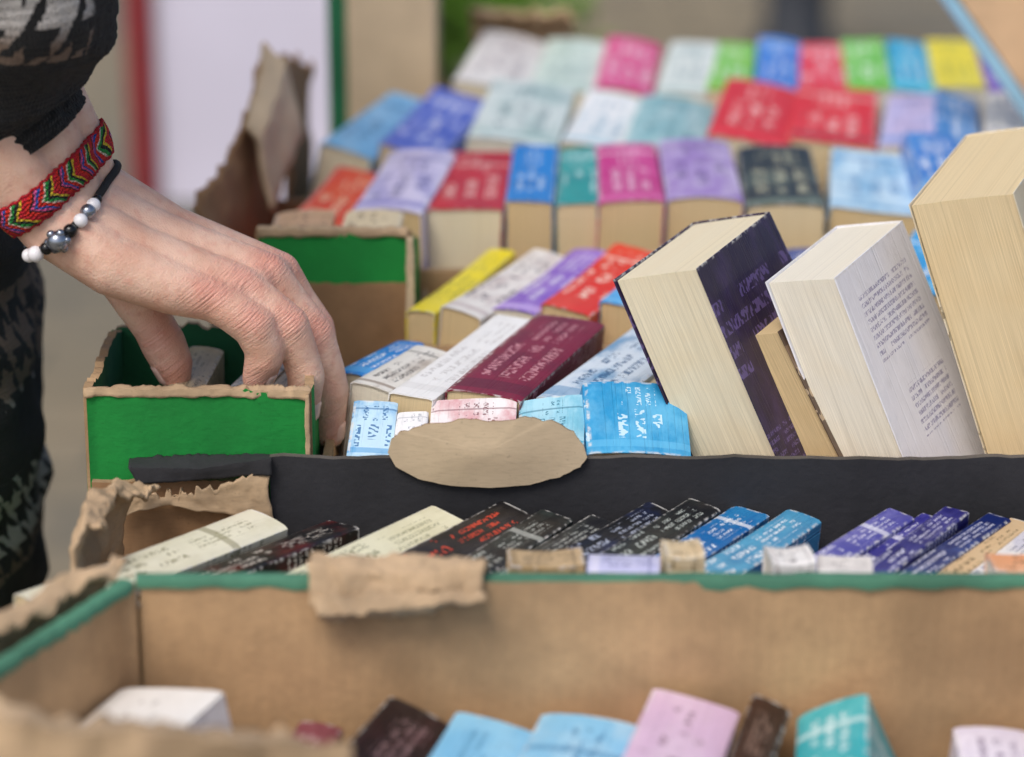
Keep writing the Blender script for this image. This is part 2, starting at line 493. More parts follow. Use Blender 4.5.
row([
 (150, 188, '#d6c7a4', '#a88f6a', '#6c5a40', 'beige', {'h': .1}),
 (190, 232, '#f2efe8', '#cfc6b6', '#8a8074', 'white', {'h': .1, 'yaw': -12}),
 (236, 282, '#e4dac4', '#bfae8c', '#7c6c50', 'cream', {'h': .1, 'yaw': -10}),
], -.105, .012, .1, .08, -6, 'in the green box', G1, 0, 4, .97, .4)
row([
 (262, 330, '#c9a27a', '#a57c54', '#6c4c30', 'brown', {'h': .065, 'art': .3}),
 (334, 400, '#dccaa4', '#b89a6c', '#7c6440', 'tan', {'h': .065, 'art': .3}),
], .131, .048, .065, .10, -2, 'in the frayed green box', G1, 0, 3, .9, .3)

# ------------------------------------------------------------------ leaning books
def lean_book(nl, u, tv, wv, t, h, w, base, accent, text, label, page, **kw):
    """nl near-left point at rim height; u up, tv thickness, wv width directions"""
    u = Vector(u).normalized(); tv = Vector(tv).normalized(); wv = Vector(wv).normalized()
    vis = kw.pop('vis')
    origin = Vector(nl) + u * vis + tv * (t / 2) + wv * w
    M = Matrix((tv, -u, wv)).transposed()
    base_pt = origin - u * h
    off = origin - base_pt
    M4 = Matrix.Translation(off) @ M.to_4x4()
    make_book(base_pt, None, t, h, w, base, accent, text, label, page, 'big paperbacks standing upright and leaning', M4, flare=.3, **kw)

lean_book(trace(693, 455, -.105), (-.445, .17, .88), (.86, -.40, .24), (.47, .88, .06), .050, .17, .115,
          '#24163a', '#3f2c5c', '#6a5890', 'thick cream-edged paperback with dark purple cover, leaning upright', 0, vis=.110, art=.8)
lean_book(trace(794, 455, -.100), (-.40, .17, .88), (.86, -.40, .24), (.47, .88, .06), .026, .15, .105,
          '#5a4638', '#8a7058', '#c8b090', 'thin tan-edged paperback squeezed between two larger books', 1, vis=.074)
lean_book(trace(834, 455, -.108), (-.385, .17, .88), (.86, -.36, .16), (.47, .88, .06), .040, .17, .112,
          '#f6f5fa', '#eae8f2', '#5a4a90', 'white-backed paperback with small purple print, leaning upright', 2, vis=.106, art=.06, blurb=True)
lean_book(trace(988, 455, -.085), (-.33, .14, .90), (.86, -.36, .20), (.40, .90, .10), .060, .22, .13,
          '#e6dac0', '#cbb994', '#8a7c60', 'large yellowed paperback standing upright at the end', 3, vis=.152)

# ------------------------------------------------------------------ black box books
row([
 (2, 66, '#ece8d0', '#cfc8a4', '#8a845e', 'cream', {'dz': .006, 'yaw': -14, 'tsize': .7, 'roll': 10}),
 (128, 180, '#141214', '#8d1a16', '#d8d0c4', 'black and red', {'dz': -.002, 'yaw': -12, 'dy': .02, 'h': .14}),
 (222, 290, '#e8e4c4', '#c8c29a', '#80805c', 'cream', {'dz': .006, 'tsize': .7, 'yaw': -8, 'roll': 8}),
 (304, 362, '#141316', '#3c3a40', '#d0442c', 'black with red lettering', {'dz': .004, 'yaw': -6, 'roll': 12}),
 (368, 412, '#17181b', '#4e5a54', '#b8bcb4', 'black', {'dz': .001, 'yaw': -6, 'roll': 10}),
 (416, 456, '#1a1b20', '#5a5e58', '#c8ccc4', 'black printed', {'dz': .0, 'yaw': -6, 'roll': 10}),
 (500, 546, '#15171c', '#2c3e76', '#aeb6c8', 'black and blue', {'dz': .001, 'h': .14, 'dy': .03, 'roll': 12, 'yaw': -6}),
 (550, 592, '#1b1c20', '#404c44', '#c4ccc4', 'black', {'dz': .0, 'h': .14, 'dy': .03, 'roll': 10, 'yaw': -6}),
 (602, 648, '#0468ac', '#48a4d4', '#f4f8fa', 'blue', {'dz': .0, 'h': .14, 'dy': .03, 'yaw': -6, 'roll': 6}),
 (652, 698, '#58a8cc', '#0c5894', '#f4f8fa', 'light blue', {'dz': .002, 'h': .14, 'dy': .03, 'yaw': -6, 'roll': 6}),
 (728, 764, '#4c4ca0', '#9c98d0', '#f0f0fa', 'lavender blue', {'dz': .0, 'yaw': -6, 'roll': 6}),
 (768, 804, '#302c88', '#7c78c4', '#f0f0fa', 'violet blue', {'dz': .002, 'yaw': -6, 'roll': 6}),
 (808, 840, '#1b1864', '#5c5aac', '#e6e6f4', 'navy', {'dz': .001, 'yaw': -6, 'roll': 6}),
 (844, 874, '#122462', '#4f6cb4', '#e6e6f4', 'dark blue', {'dz': .0, 'yaw': -5, 'roll': 6}),
 (878, 908, '#dcbc90', '#ecdcb8', '#6c5434', 'tan', {'dz': .0, 'yaw': -5, 'roll': 6}),
 (912, 948, '#f6f1ea', '#9498c8', '#34386c', 'white', {'dz': .0, 'yaw': -5, 'roll': 6}),
 (952, 986, '#123484', '#5c80c4', '#f0f0f8', 'blue', {'dz': .001, 'yaw': -4}),
 (990, 1028, '#e4d8c0', '#b8a888', '#6c5c40', 'beige', {'dz': .0, 'yaw': -4}),
 (1032, 1066, '#3a3690', '#8a86cc', '#f0f0fa', 'violet', {'dz': .0, 'yaw': -4}),
], -.297, -.028, .168, .095, -27, 'slanting in the black box', G1, 0, 0, .94)
def cross_book(x0, x1, y, z, base, acc, txt, cn, page, ry=0, th=.026):
    dep = D + C * y - S * z
    xa = (x0 - 512) / F * dep; xb = (x1 - 512) / F * dep
    rot = (Matrix.Rotation(math.radians(-90 + ry), 3, 'Z')).to_euler()
    make_book((xa, y, z), rot, th, xb - xa, .09, base, acc, txt, f"small {cn} book lying crosswise in the black box", page, G1, None)
cross_book(508, 583, -.272, -.006, '#c9ac80', '#a58a60', '#6d5838', 'tan', 1, 3)
cross_book(588, 660, -.276, -.008, '#c6c6e8', '#ece8f8', '#5a5c9a', 'lilac', 2, -4)
cross_book(664, 702, -.273, -.001, '#d4ba90', '#e6d6b4', '#7a6444', 'sand coloured', 0, 5)
cross_book(768, 812, -.274, -.004, '#f4f2ee', '#d8d0cc', '#8a8480', 'white', 2, 6)
cross_book(818, 872, -.276, -.008, '#eae4de', '#c0b8b4', '#7a7470', 'off-white', 2, -5)
cross_book(990, 1050, -.276, -.007, '#e8a070', '#f0c8a0', '#7a4a30', 'orange', 2, 2)

# ------------------------------------------------------------------ near box books
row([
 (-80, 30, '#f6f3ee', '#e0dcd4', '#b0aaa4', 'white', {'dz': .018, 'roll': -12, 't': .060, 'art': .1, 'yaw': -20, 'pitch': 1, 'label': 'white paperback with curled cover lying slanted in the tan box'}),
 (120, 178, '#b4a8b4', '#80707c', '#4c3a44', 'grey', {'dz': -.004, 'yaw': -10}),
 (184, 236, '#7c3a48', '#a0606c', '#e0c0c0', 'dull red', {'dz': -.002, 'yaw': -10}),
 (243, 338, '#241618', '#4d1420', '#a08080', 'dark brown and red', {'dz': .006, 'roll': 18, 'yaw': -14}),
 (344, 442, '#94d0ee', '#50a8d8', '#3078a4', 'pale blue', {'dz': .0, 'roll': 8, 'yaw': -12}),
 (447, 572, '#88c8ea', '#d0eaf4', '#3f84b0', 'light blue', {'dz': .001, 'roll': 2, 'yaw': -12}),
 (580, 684, '#dcbcd8', '#f2e0ec', '#8a6a80', 'pale pink', {'dz': .008, 'roll': 16, 'yaw': -10}),
 (688, 736, '#2c1a16', '#4c2a20', '#b09080', 'dark brown', {'dz': .010, 'roll': 16, 'yaw': -10}),
 (780, 868, '#2cacb4', '#74d0d0', '#dff4f2', 'teal', {'dz': .010, 'roll': -28, 'yaw': -4}),
 (885, 965, '#5a4a44', '#8c7c70', '#c0b0a0', 'dark grey', {'dz': -.024}),
 (985, 1075, '#ece6f4', '#c4b8d0', '#7a6a8a', 'white and lilac', {'dz': -.006, 'roll': 5}),
], -.50, -.070, .165, .066, -4, 'in the green rimmed box', G1, 0, 1, .97, .7)

# ------------------------------------------------------------------ boxes
GB = 'cardboard book boxes on the stall'
def tub(label, x0, x1, y0, y1, zt, mo, mi, mr, floor_z, skip=(), zb=TZ, th=.005, name='cardboard_box', rag=.0015, fz=None, bz=None):
    e = thing(name, ((x0 + x1) / 2, (y0 + y1) / 2, zb), label, 'cardboard box', GB)
    if 'front' not in skip: wall('front_wall', (x0, y0), (x1, y0), zb + .001, fz or zt, th, (mi, mo, mr), e, seed=x0 * 9 + 1, rag=rag)
    if 'back' not in skip: wall('back_wall', (x0, y1), (x1, y1), zb + .001, bz or zt, th, (mo, mi, mr), e, seed=x0 * 9 + 2, rag=rag)
    if 'left' not in skip: wall('side_wall', (x0, y0 + th / 2 + .0003), (x0, y1 - th / 2 - .0003), zb + .001, zt, th, (mo, mi, mr), e, seed=x0 * 9 + 3, rag=rag, z1b=bz)
    if 'right' not in skip: wall('side_wall', (x1, y0 + th / 2 + .0003), (x1, y1 - th / 2 - .0003), zb + .001, zt, th, (mi, mo, mr), e, seed=x0 * 9 + 4, rag=rag, z1b=bz)
    slab('base_panel', (x0 + th, y0 + th, zb + .0012), (x1 - th, y1 - th, floor_z), M_card, e, .001)
    return e

RZ = .0015
e = thing('cardboard_box', (.1, -.42, TZ), 'large tan cardboard box with worn green rim and torn corner', 'cardboard box', GB)
wall('back_wall', (-.182, -.322), (.40, -.322), TZ + .001, RZ, .005, (M_green_d, M_card, M_card_rim), e, seed=4, rag=.001, bend=.002, nx=80)
wall('side_wall', (-.272, -.475), (-.186, -.3255), TZ + .001, -.012, .005, (M_green_d, M_card, M_card_rim), e, seed=5, z1b=RZ, nx=40, bend=.003)
wall('side_wall', (.40, -.52), (.40, -.326), TZ + .001, RZ, .005, (M_card, M_green_d, M_card_rim), e, seed=6)
wall('front_wall', (-.272, -.523), (.40, -.523), TZ + .001, -.085, .005, (M_card, M_green_d, M_card_rim), e, seed=8)
slab('base_panel', (-.18, -.518, TZ + .0012), (.396, -.328, -.14), M_card, e, .001)
def rimstrip(p0, p1, z0, z1, seed):
    p0 = Vector((*p0, 0)); p1 = Vector((*p1, 0)); n = 90
    d = (p1 - p0).normalized(); nr = Vector((-d.y, d.x, 0))
    V = []; Fc = []
    sec = [(-.0042, -.0025), (-.0044, .0015), (-.003, .0030), (.003, .0030), (.0044, .0015), (.0044, -.006)]
    for i in range(n + 1):
        s = i / n; c = p0.lerp(p1, s); zz = z0 + (z1 - z0) * s
        for a, bz in sec:
            k = .0014 * mnoise.noise(Vector((s * 40, a * 300, seed)))
            q = c + nr * (a + k * .6)
            V.append((q.x, q.y, zz + bz + (k * 1.3 if bz < 0 else k * .4)))
    m = len(sec)
    for i in range(n):
        for j in range(m):
            a = i * m + j; c = i * m + (j + 1) % m
            Fc.append((a, c, c + m, a + m))
    Fc.append(tuple(range(m))); Fc.append(tuple(range(n * m, n * m + m)))
    return mesh_obj('rim', local(V, e), Fc, [M_rimgreen], e, True, sharp=50)
rimstrip((-.184, -.322), (.402, -.322), RZ - .001, RZ - .001, 1)
rimstrip((-.252, -.441), (-.188, -.3275), -.008, RZ - .001, 2)
H = RZ + .009
crumple('torn_flap', [[(-.096, -.312, H - .016), (-.012, -.312, H - .014)], [(-.098, -.314, H + .000), (-.055, -.314, H - .001), (-.012, -.314, H - .001)],
        [(-.100, -.328, H + .001), (-.055, -.330, H - .003), (-.013, -.328, H + .001)],
        [(-.098, -.334, H - .018), (-.06, -.334, H - .012), (-.015, -.334, H - .012)]], M_card_torn, e, 60, 26, .0026, 80, .002, 3, -.003, 'torn curled strip of cardboard')
crumple('torn_flap', [[(-.096, -.3375, H - .012), (-.014, -.3365, H - .010)], [(-.095, -.343, H - .020), (-.05, -.343, H - .016), (-.012, -.341, H - .012)], [(-.094, -.336, H - .024), (-.055, -.336, H - .022), (-.030, -.336, H - .016)]],
        M_card_torn, e, 50, 14, .0024, 100, .0018, 8, .003)
crumple('torn_corner', [[(-.30, -.47, -.05), (-.262, -.40, -.03), (-.205, -.325, -.01)], [(-.295, -.46, -.006), (-.255, -.395, .006), (-.195, -.317, .010)],
        [(-.275, -.46, -.008), (-.238, -.392, .0), (-.188, -.318, .008)]], M_card_torn, e, 50, 18, .005, 45, .0028, 5, .004, 'crumpled torn corner of the box')
crumple('torn_flap', [[trace(-60, 860, -.528), trace(120, 860, -.528), trace(350, 860, -.528)], [trace(-60, 712, -.528), trace(60, 728, -.528), trace(200, 735, -.528), trace(350, 752, -.528)],
        [trace(-60, 700, -.510), trace(60, 718, -.512), trace(200, 730, -.512), trace(350, 748, -.515)]],
        M_card_torn, e, 50, 14, .004, 60, .003, 11, .004, 'torn front flap of the box')

e = thing('cardboard_box', (.1, -.22, TZ), 'shallow black cardboard box with tan handle flap and torn end', 'cardboard box', GB)
wall('back_wall', (-.1335, -.139), (.42, -.139), TZ + .001, 0.0, .005, (M_card, M_black, M_blackrim), e, seed=14, rag=.0012, bend=.0026, nx=80)
wall('front_wall', (-.235, -.3135), (.42, -.3135), TZ + .001, -.016, .005, (M_black, M_card, M_blackrim), e, seed=15)
wall('side_wall', (.42, -.3105), (.42, -.142), TZ + .001, -.004, .005, (M_black, M_card, M_blackrim), e, seed=16)
wall('back_wall', (-.232, -.139), (-.1345, -.139), TZ + .001, -.014, .005, (M_card, M_card_dk, M_card_rim), e, seed=18, nx=30)
slab('base_panel', (-.228, -.309, TZ + .0012), (.416, -.143, -.134), M_card, e, .001)
crumple('torn_flap', [[trace(118, 520, -.150), trace(170, 505, -.147), trace(272, 525, -.146)], [trace(122, 486, -.150), trace(165, 496, -.147), trace(200, 490, -.147), trace(270, 466, -.146)]],
        M_card_torn, e, 60, 12, .0022, 60, .0016, 21, .005, 'torn peeling edge of the box end')
crumple('torn_flap', [[trace(138, 484, -.146), trace(272, 474, -.146)], [trace(128, 468, -.146), trace(200, 470, -.148), trace(272, 458, -.146)], [trace(130, 458, -.12), trace(270, 455, -.128)]],
        M_black, e, 50, 12, .0012, 40, .0016, 25, .001)
crumple('torn_corner', [[trace(74, 590, -.275), trace(84, 572, -.22), trace(120, 560, -.160)], [trace(76, 550, -.275), trace(80, 518, -.21), trace(124, 515, -.160)],
        [trace(82, 522, -.262), trace(94, 490, -.20), trace(136, 480, -.155)], [trace(100, 530, -.26), trace(116, 500, -.20), trace(160, 490, -.155)]],
        M_card_torn, e, 60, 28, .0040, 70, .0020, 23, .004, 'crumpled torn corner of the box')
pts = [(388, 452), (391, 440), (400, 432), (425, 425), (465, 419), (500, 421), (530, 417), (556, 422), (574, 432), (584, 446), (587, 457), (580, 466), (560, 476), (530, 484), (490, 487), (450, 485), (418, 478), (396, 466)]
ctr = trace(487, 452, -.147)
N = len(pts) * 6
ring = []
for i in range(N):
    k = i / 6; a = int(k) % len(pts); f = k - int(k); b_ = (a + 1) % len(pts)
    u_ = pts[a][0] * (1 - f) + pts[b_][0] * f; v_ = pts[a][1] * (1 - f) + pts[b_][1] * f
    rg_ = 1.6 if v_ < 445 else .5
    v_ += rg_ * mnoise.noise(Vector((i * .45, 2, 2))) * 2 + rg_ * mnoise.noise(Vector((i * 1.3, 5, 2)))
    ring.append(trace(u_, v_, -.1445))
V = []; Fc = []
RR = 6
for r in range(RR):
    fr = 1 - r / RR
    for i in range(N):
        q = ctr + (ring[i] - ctr) * fr
        q = q + Vector((0, -.0006 * mnoise.noise(q * 50) + (.0035 if False else 0), 0))
        V.append(q)
V.append(ctr)
for r in range(RR - 1):
    for i in range(N):
        Fc.append((r * N + i, r * N + (i + 1) % N, (r + 1) * N + (i + 1) % N, (r + 1) * N + i))
for i in range(N):
    Fc.append(((RR - 1) * N + i, (RR - 1) * N + (i + 1) % N, RR * N))
o = mesh_obj('handle_flap', local(V, e), Fc, [M_card_l, M_card_rim], e, True)
o['label'] = 'rounded tan handle flap folded up'
md = o.modifiers.new('thick', 'SOLIDIFY'); md.thickness = .0022; md.offset = 0; md.material_offset_rim = 1; md.use_even_offset = False
me_ = o.modifiers.new('edges', 'EDGE_SPLIT'); me_.split_angle = math.radians(40)

eg = tub('small bright green cardboard box with worn brown rim', -.236, -.114, -.118, .006, .031, M_green, M_green_d, M_card_rim, -.084, rag=.003)
crumple('torn_edge', [[(-.237, -.1212, .0285), (-.15, -.1212, .0285), (-.113, -.1212, .027)], [(-.237, -.1205, .033), (-.15, -.1205, .0325), (-.112, -.1205, .032)], [(-.236, -.1145, .0325), (-.15, -.1145, .033), (-.113, -.1145, .0325)]],
        M_card_torn, eg, 90, 6, .0010, 160, .0009, 41, .0012)
crumple('torn_edge', [[(-.115, -.1222, -.03), (-.115, -.1222, .03)], [(-.1125, -.1222, -.03), (-.1125, -.1222, .03)]], M_card_torn, eg, 30, 3, .0008, 120, .001, 43, .0)

tub('low tan cardboard box full of paperbacks', -.105, .44, -.130, .072, -.018, M_card, M_card, M_card_rim, -.10)
tub('tan cardboard box packed with paperbacks', -.060, .46, .078, .236, -.004, M_card, M_card, M_card_rim, -.094)
eb = tub('green and brown cardboard box with frayed top edge', -.160, -.066, .12, .206, .058, M_green, M_card, M_card_rim, -.06, rag=.003, bz=.030)
wall('front_label_panel', (-.159, .1165), (-.067, .1165), -.08, .026, .001, (M_card, M_card_dk, M_card_dk), eb, seed=3, rag=.001)
crumple('torn_edge', [[(-.161, .1168, .056), (-.065, .1168, .056)], [(-.161, .1168, .061), (-.065, .1168, .060)], [(-.160, .124, .0615), (-.066, .124, .060)]], M_card_torn, eb, 70, 6, .0012, 140, .001, 45, .0014)
crumple('torn_edge', [[(-.067, .116, -.02), (-.067, .116, .056)], [(-.062, .116, -.02), (-.062, .116, .056)]], M_card_l, eb, 30, 3, .0008, 120, .001, 47, 0)
ec = tub('worn brown cardboard box holding rows of paperbacks', -.178, .50, .2105, .398, .008, M_card, M_card_dk, M_card_rim, -.068, skip=('left',))
crumple('torn_wall', [[(-.200, .225, -.10), (-.192, .32, -.10), (-.180, .395, -.10)], [(-.202, .225, .02), (-.188, .32, .03), (-.178, .395, .06)],
        [(-.210, .225, .050), (-.194, .29, .062), (-.186, .34, .085), (-.176, .395, .118)]], M_card_dk, ec, 60, 24, .004, 20, .004, 51, .008, 'torn brown side wall standing up')
crumple('torn_flap', [[(-.168, .31, .02), (-.152, .38, .06)], [(-.176, .31, .075), (-.160, .38, .115)], [(-.186, .31, .082), (-.174, .38, .124)]], M_card_l, ec, 40, 14, .004, 24, .004, 53, .007)
ed = tub('brown cardboard box of paperbacks with ragged side', -.150, .52, .4035, .566, .010, M_green_d, M_card_dk, M_card_rim, -.068, skip=('left',))
crumple('torn_wall', [[(-.165, .41, -.10), (-.155, .56, -.10)], [(-.165, .41, .05), (-.16, .56, .06)], [(-.178, .41, .112), (-.165, .49, .095), (-.155, .56, .070)]], M_card_dk, ed, 50, 20, .005, 22, .004, 55, .008)
ef = tub('brown cardboard box with loose torn flap', -.06, .54, .571, .78, .014, M_card, M_card_dk, M_card_rim, -.062)
crumple('torn_flap', [[(-.03, .785, .0), (.06, .785, .0)], [(-.035, .785, .070), (.05, .785, .072)], [(-.025, .765, .076), (.05, .765, .074)]], M_card_torn, ef, 40, 14, .008, 30, .003, 57, .01)
eu = thing('upright_carton', (-.1, .74, TZ), 'tall upright beige carton with green side on the stall', 'cardboard box')
slab('carton_body', (-.134, .66, TZ), (-.062, .80, .20), M_card_l, eu, .002)
slab('side_print', (-.150, .665, TZ), (-.1345, .80, .16), M_green_d, eu, .002)
slab('carton_flap', (-.146, .662, .201), (-.070, .78, .205), M_card_l, eu, .001)

# ------------------------------------------------------------------ table
M_wood = simple('painted_table_wood', '#6b5a48', .7, .25, 12, .4)
et = thing('stall_table', (.15, .12, -.9), 'long wooden trestle table carrying the book boxes', 'table')
slab('table_top', (-.24, -.56, TZ - .03), (.62, .84, TZ), M_wood, et, .003)
for (lx, ly) in ((-.2, -.5), (.56, -.5), (-.2, .78), (.56, .78)):
    slab('leg', (lx - .025, ly - .025, -.9), (lx + .025, ly + .025, TZ - .0305), M_wood, et, .003)
slab('apron', (-.17, -.515, TZ - .1), (.53, -.495, TZ - .031), M_wood, et, .002)
slab('apron', (-.17, .77, TZ - .1), (.53, .79, TZ - .031), M_wood, et, .002)

# ------------------------------------------------------------------ ground
mg, b = newmat('paving_stone')
co = b.coord('Object')
x, y, z = b.sep(co)
br = b.n.new('ShaderNodeTexBrick'); b.l.new(co, br.inputs['Vector'])
br.inputs['Scale'].default_value = 1.6; br.inputs['Mortar Size'].default_value = .012
br.inputs['Color1'].default_value = rgb('#8c7f66'); br.inputs['Color2'].default_value = rgb('#9a8c72'); br.inputs['Mortar'].default_value = rgb('#5a5446')
n1 = b.noise(co, .9, 5); n2 = b.noise(co, 30, 4)
col = b.mix(b.smooth(n1, .35, .65), br.outputs[0], rgb('#787366'))
col = b.mix(b.m('MULTIPLY', n2, .35), col, rgb('#524b39'))
b.out(col, .9); b.bump(b.m('ADD', n2, br.outputs[1]), .4, .01)
V = [(-60, -60, -.9), (60, -60, -.9), (60, 60, -.9), (-60, 60, -.9)]
g = mesh_obj('ground', V, [(0, 1, 2, 3)], [mg]); g['kind'] = 'structure'

# ------------------------------------------------------------------ background things
M_white = simple('white_board_paint', '#e0dcee', .6, .06, 3, .05)
M_red = simple('dark_red_paint', '#861824', .5, .15, 20, .1)
M_dark = simple('dark_blue_grey_plastic', '#2c3038', .5, .2, 10, .1)
M_wood2 = simple('pale_planed_wood', '#d8b48c', .6, .15, 20, .3)
M_blue = simple('pale_blue_paint', '#9cc8de', .5, .1, 20, .1)
eb = thing('display_board', (-.42, 2.6, -.9), 'white display board with dark red side posts standing on paving', 'display board')
slab('panel', (-.535, 2.59, -.56), (-.23, 2.61, .5), M_white, eb, .004)
slab('post', (-.576, 2.57, -.9), (-.54, 2.62, .52), M_red, eb, .004)
slab('post', (-.225, 2.57, -.9), (-.20, 2.62, .52), M_red, eb, .004)
slab('foot', (-.60, 2.45, -.9), (-.515, 2.5685, -.87), M_red, eb, .004)
slab('foot', (-.25, 2.45, -.9), (-.165, 2.5685, -.87), M_red, eb, .004)
def lathe(name, prof, loc, mat, parent, n=24):
    V = []; Fc = []
    for r, zz in prof:
        for i in range(n):
            a = 2 * math.pi * i / n; V.append((loc[0] + r * math.cos(a), loc[1] + r * math.sin(a), loc[2] + zz))
    for j in range(len(prof) - 1):
        for i in range(n):
            Fc.append((j * n + i, j * n + (i + 1) % n, (j + 1) * n + (i + 1) % n, (j + 1) * n + i))
    Fc.append(tuple(range(n))); Fc.append(tuple(range((len(prof) - 1) * n, len(prof) * n)))
    return mesh_obj(name, local(V, parent) if parent else V, Fc, [mat], parent, True, sharp=40)
o = lathe('street_bollard', [(.11, 0), (.11, .06), (.08, .10), (.075, .75), (.095, .78), (.095, .83), (.05, .90), (.01, .92)], (.69, 5.2, -.9), M_dark, None)
o['label'] = 'dark grey round bollard standing on paving'; o['category'] = 'bollard'
ep = thing('potted_shrub', (-.13, 3.2, -.9), 'leafy green shrub in a terracotta pot', 'plant')
M_leaf = simple('leaf_green', '#6f9a2c', .6, .35, 9, .2)
M_pot = simple('terracotta', '#9c5a3c', .8, .2, 10, .3)
lathe('pot', [(.13, 0), (.17, .20), (.19, .21), (.19, .25), (.16, .25), (.15, .22)], (-.13, 3.2, -.9), M_pot, ep)
lathe('trunk', [(.02, .20), (.015, .45), (.008, .6)], (-.13, 3.2, -.9), M_wood, ep)
V = []; Fc = []
rr = random.Random(5)
for i in range(2200):
    p = Vector((rr.gauss(0, .11), rr.gauss(0, .12), rr.gauss(.60, .15)))
    a = Vector((rr.uniform(-1, 1), rr.uniform(-1, 1), rr.uniform(-.5, 1))).normalized() * .04
    c_ = a.orthogonal().normalized() * .013
    k = len(V)
    V += [p, p + a * .5 + c_, p + a, p + a * .5 - c_]; Fc.append((k, k + 1, k + 2, k + 3))
mesh_obj('foliage', V, Fc, [M_leaf], ep)
es = thing('leaning_plank', trace(1100, 260, .45), 'pale wooden plank with light blue edge, leaning over the books', 'wooden plank')
def beam(name, a, c, wdt, dp, mat, parent, off=Vector((0, 0, 0))):
    a = Vector(a) + off; c = Vector(c) + off; d = (c - a).normalized()
    sx = d.cross(Vector((0, 1, 0))).normalized(); sy = Vector((0, 1, 0))
    V = []
    for p in (a, c):
        for i, j in ((-1, -1), (1, -1), (1, 1), (-1, 1)):
            V.append(p + sx * wdt / 2 * i + sy * dp / 2 * j)
    Fc = [(0, 1, 2, 3), (4, 5, 6, 7), (0, 1, 5, 4), (1, 2, 6, 5), (2, 3, 7, 6), (3, 0, 4, 7)]
    o = mesh_obj(name, local(V, parent), Fc, [mat], parent)
    md = o.modifiers.new('b', 'BEVEL'); md.width = .002; md.segments = 2
    return o
A_, B_ = trace(1204, 290, .45), trace(924, -110, .45)
beam('board', A_, B_, .05, .02, M_wood2, es)
dirn = (B_ - A_).normalized(); sx = dirn.cross(Vector((0, 1, 0))).normalized()
off = sx * .0305
if (trace(512, 378, .45) - A_).dot(off) < 0: off = -off
beam('blue_edge', A_, B_, .010, .022, M_blue, es, off)

# ------------------------------------------------------------------ person
def ico(sub):
    bm = bmesh.new(); bmesh.ops.create_icosphere(bm, subdivisions=sub, radius=1)
    v = [x.co.copy() for x in bm.verts]; f = [tuple(q.index for q in p.verts) for p in bm.faces]; bm.free()
    return v, f
ICO = {2: ico(2), 3: ico(3)}

def remeshed(chains, voxel, smooth_it, fac=.5):
    V = []; Fc = []
    for pts_ in chains:
        for (p, r), (q, s) in zip(pts_[:-1], pts_[1:]):
            n = max(2, int((q - p).length / (min(r, s) * .18)))
            for i in range(n + 1):
                f = i / n; rad = r + (s - r) * f; c = p.lerp(q, f)
                iv, ifc = ICO[3 if rad < .03 else 2]
                k = len(V)
                V += [c + a * rad for a in iv]
                Fc += [(x + k, y_ + k, z_ + k) for x, y_, z_ in ifc]
    me = bpy.data.meshes.new('tmp'); me.from_pydata(V, [], Fc)
    o = bpy.data.objects.new('tmp', me); COL.objects.link(o)
    md = o.modifiers.new('r', 'REMESH'); md.mode = 'VOXEL'; md.voxel_size = voxel; md.use_smooth_shade = True
    ms = o.modifiers.new('s', 'SMOOTH'); ms.factor = fac; ms.iterations = smooth_it
    dg = bpy.context.evaluated_depsgraph_get()
    out = bpy.data.meshes.new_from_object(o.evaluated_get(dg))
    bpy.data.objects.remove(o, do_unlink=True)
    return out

def ch(*a):
    return [(trace(q[0], q[1], q[2]), q[3]) for q in a]

pinky_mcp = (214, 300, -.098); ring_mcp = (242, 289, -.083); mid_mcp = (266, 276, -.063); ind_mcp = (278, 274, -.040)
hand = [
 ch((-20, 118, -.100, .026), (18, 178, -.098, .0215), (48, 222, -.096, .0185)),
 ch((10, 95, -.082, .030), (42, 152, -.080, .0245), (68, 200, -.078, .0205)),
 ch((30, 80, -.066, .026), (64, 135, -.062, .0215), (88, 182, -.060, .0175)),
 ch((48, 222, -.096, .0185), (112, 264, -.100, .0180), (172, 288, -.100, .0150), (*pinky_mcp, .0122)),
 ch((60, 213, -.088, .018), (140, 255, -.088, .0162), (*ring_mcp, .0130)),
 ch((72, 200, -.072, .0190), (160, 240, -.067, .0162), (*mid_mcp, .0138)),
 ch((88, 184, -.060, .0172), (172, 232, -.050, .0152), (*ind_mcp, .0134)),
 ch((150, 278, -.085, .015), (210, 292, -.075, .0125), (250, 292, -.055, .012)),
 ch((*pinky_mcp, .0112), (*ring_mcp, .0115), (*mid_mcp, .0118), (*ind_mcp, .0115)),
 ch((*pinky_mcp, .0125), (232, 311, -.099, .0118), (254, 326, -.098, .0124), (264, 348, -.096, .0112), (264, 358, -.095, .0110), (258, 378, -.092, .0090)),
 ch((*ring_mcp, .0130), (264, 305, -.084, .0118), (288, 326, -.084, .0124), (301, 358, -.081, .0108), (306, 376, -.080, .0109), (304, 412, -.076, .0088)),
 ch((*mid_mcp, .0138), (288, 303, -.060, .0122), (312, 334, -.058, .0128), (326, 370, -.055, .0110), (330, 390, -.054, .0111), (329, 434, -.052, .0088)),
 ch((*ind_mcp, .0134), (296, 300, -.034, .0116), (314, 328, -.030, .0122), (322, 358, -.028, .0106), (323, 374, -.027, .0105), (316, 408, -.026, .0084)),
 ch((92, 208, -.058, .017), (118, 262, -.052, .0175), (140, 302, -.050, .0145)),
 ch((140, 302, -.050, .0142), (155, 328, -.050, .0126), (163, 343, -.050, .0132), (172, 362, -.050, .0120), (175, 374, -.050, .0098)),
]
hm = remeshed(hand, .0012, 8)
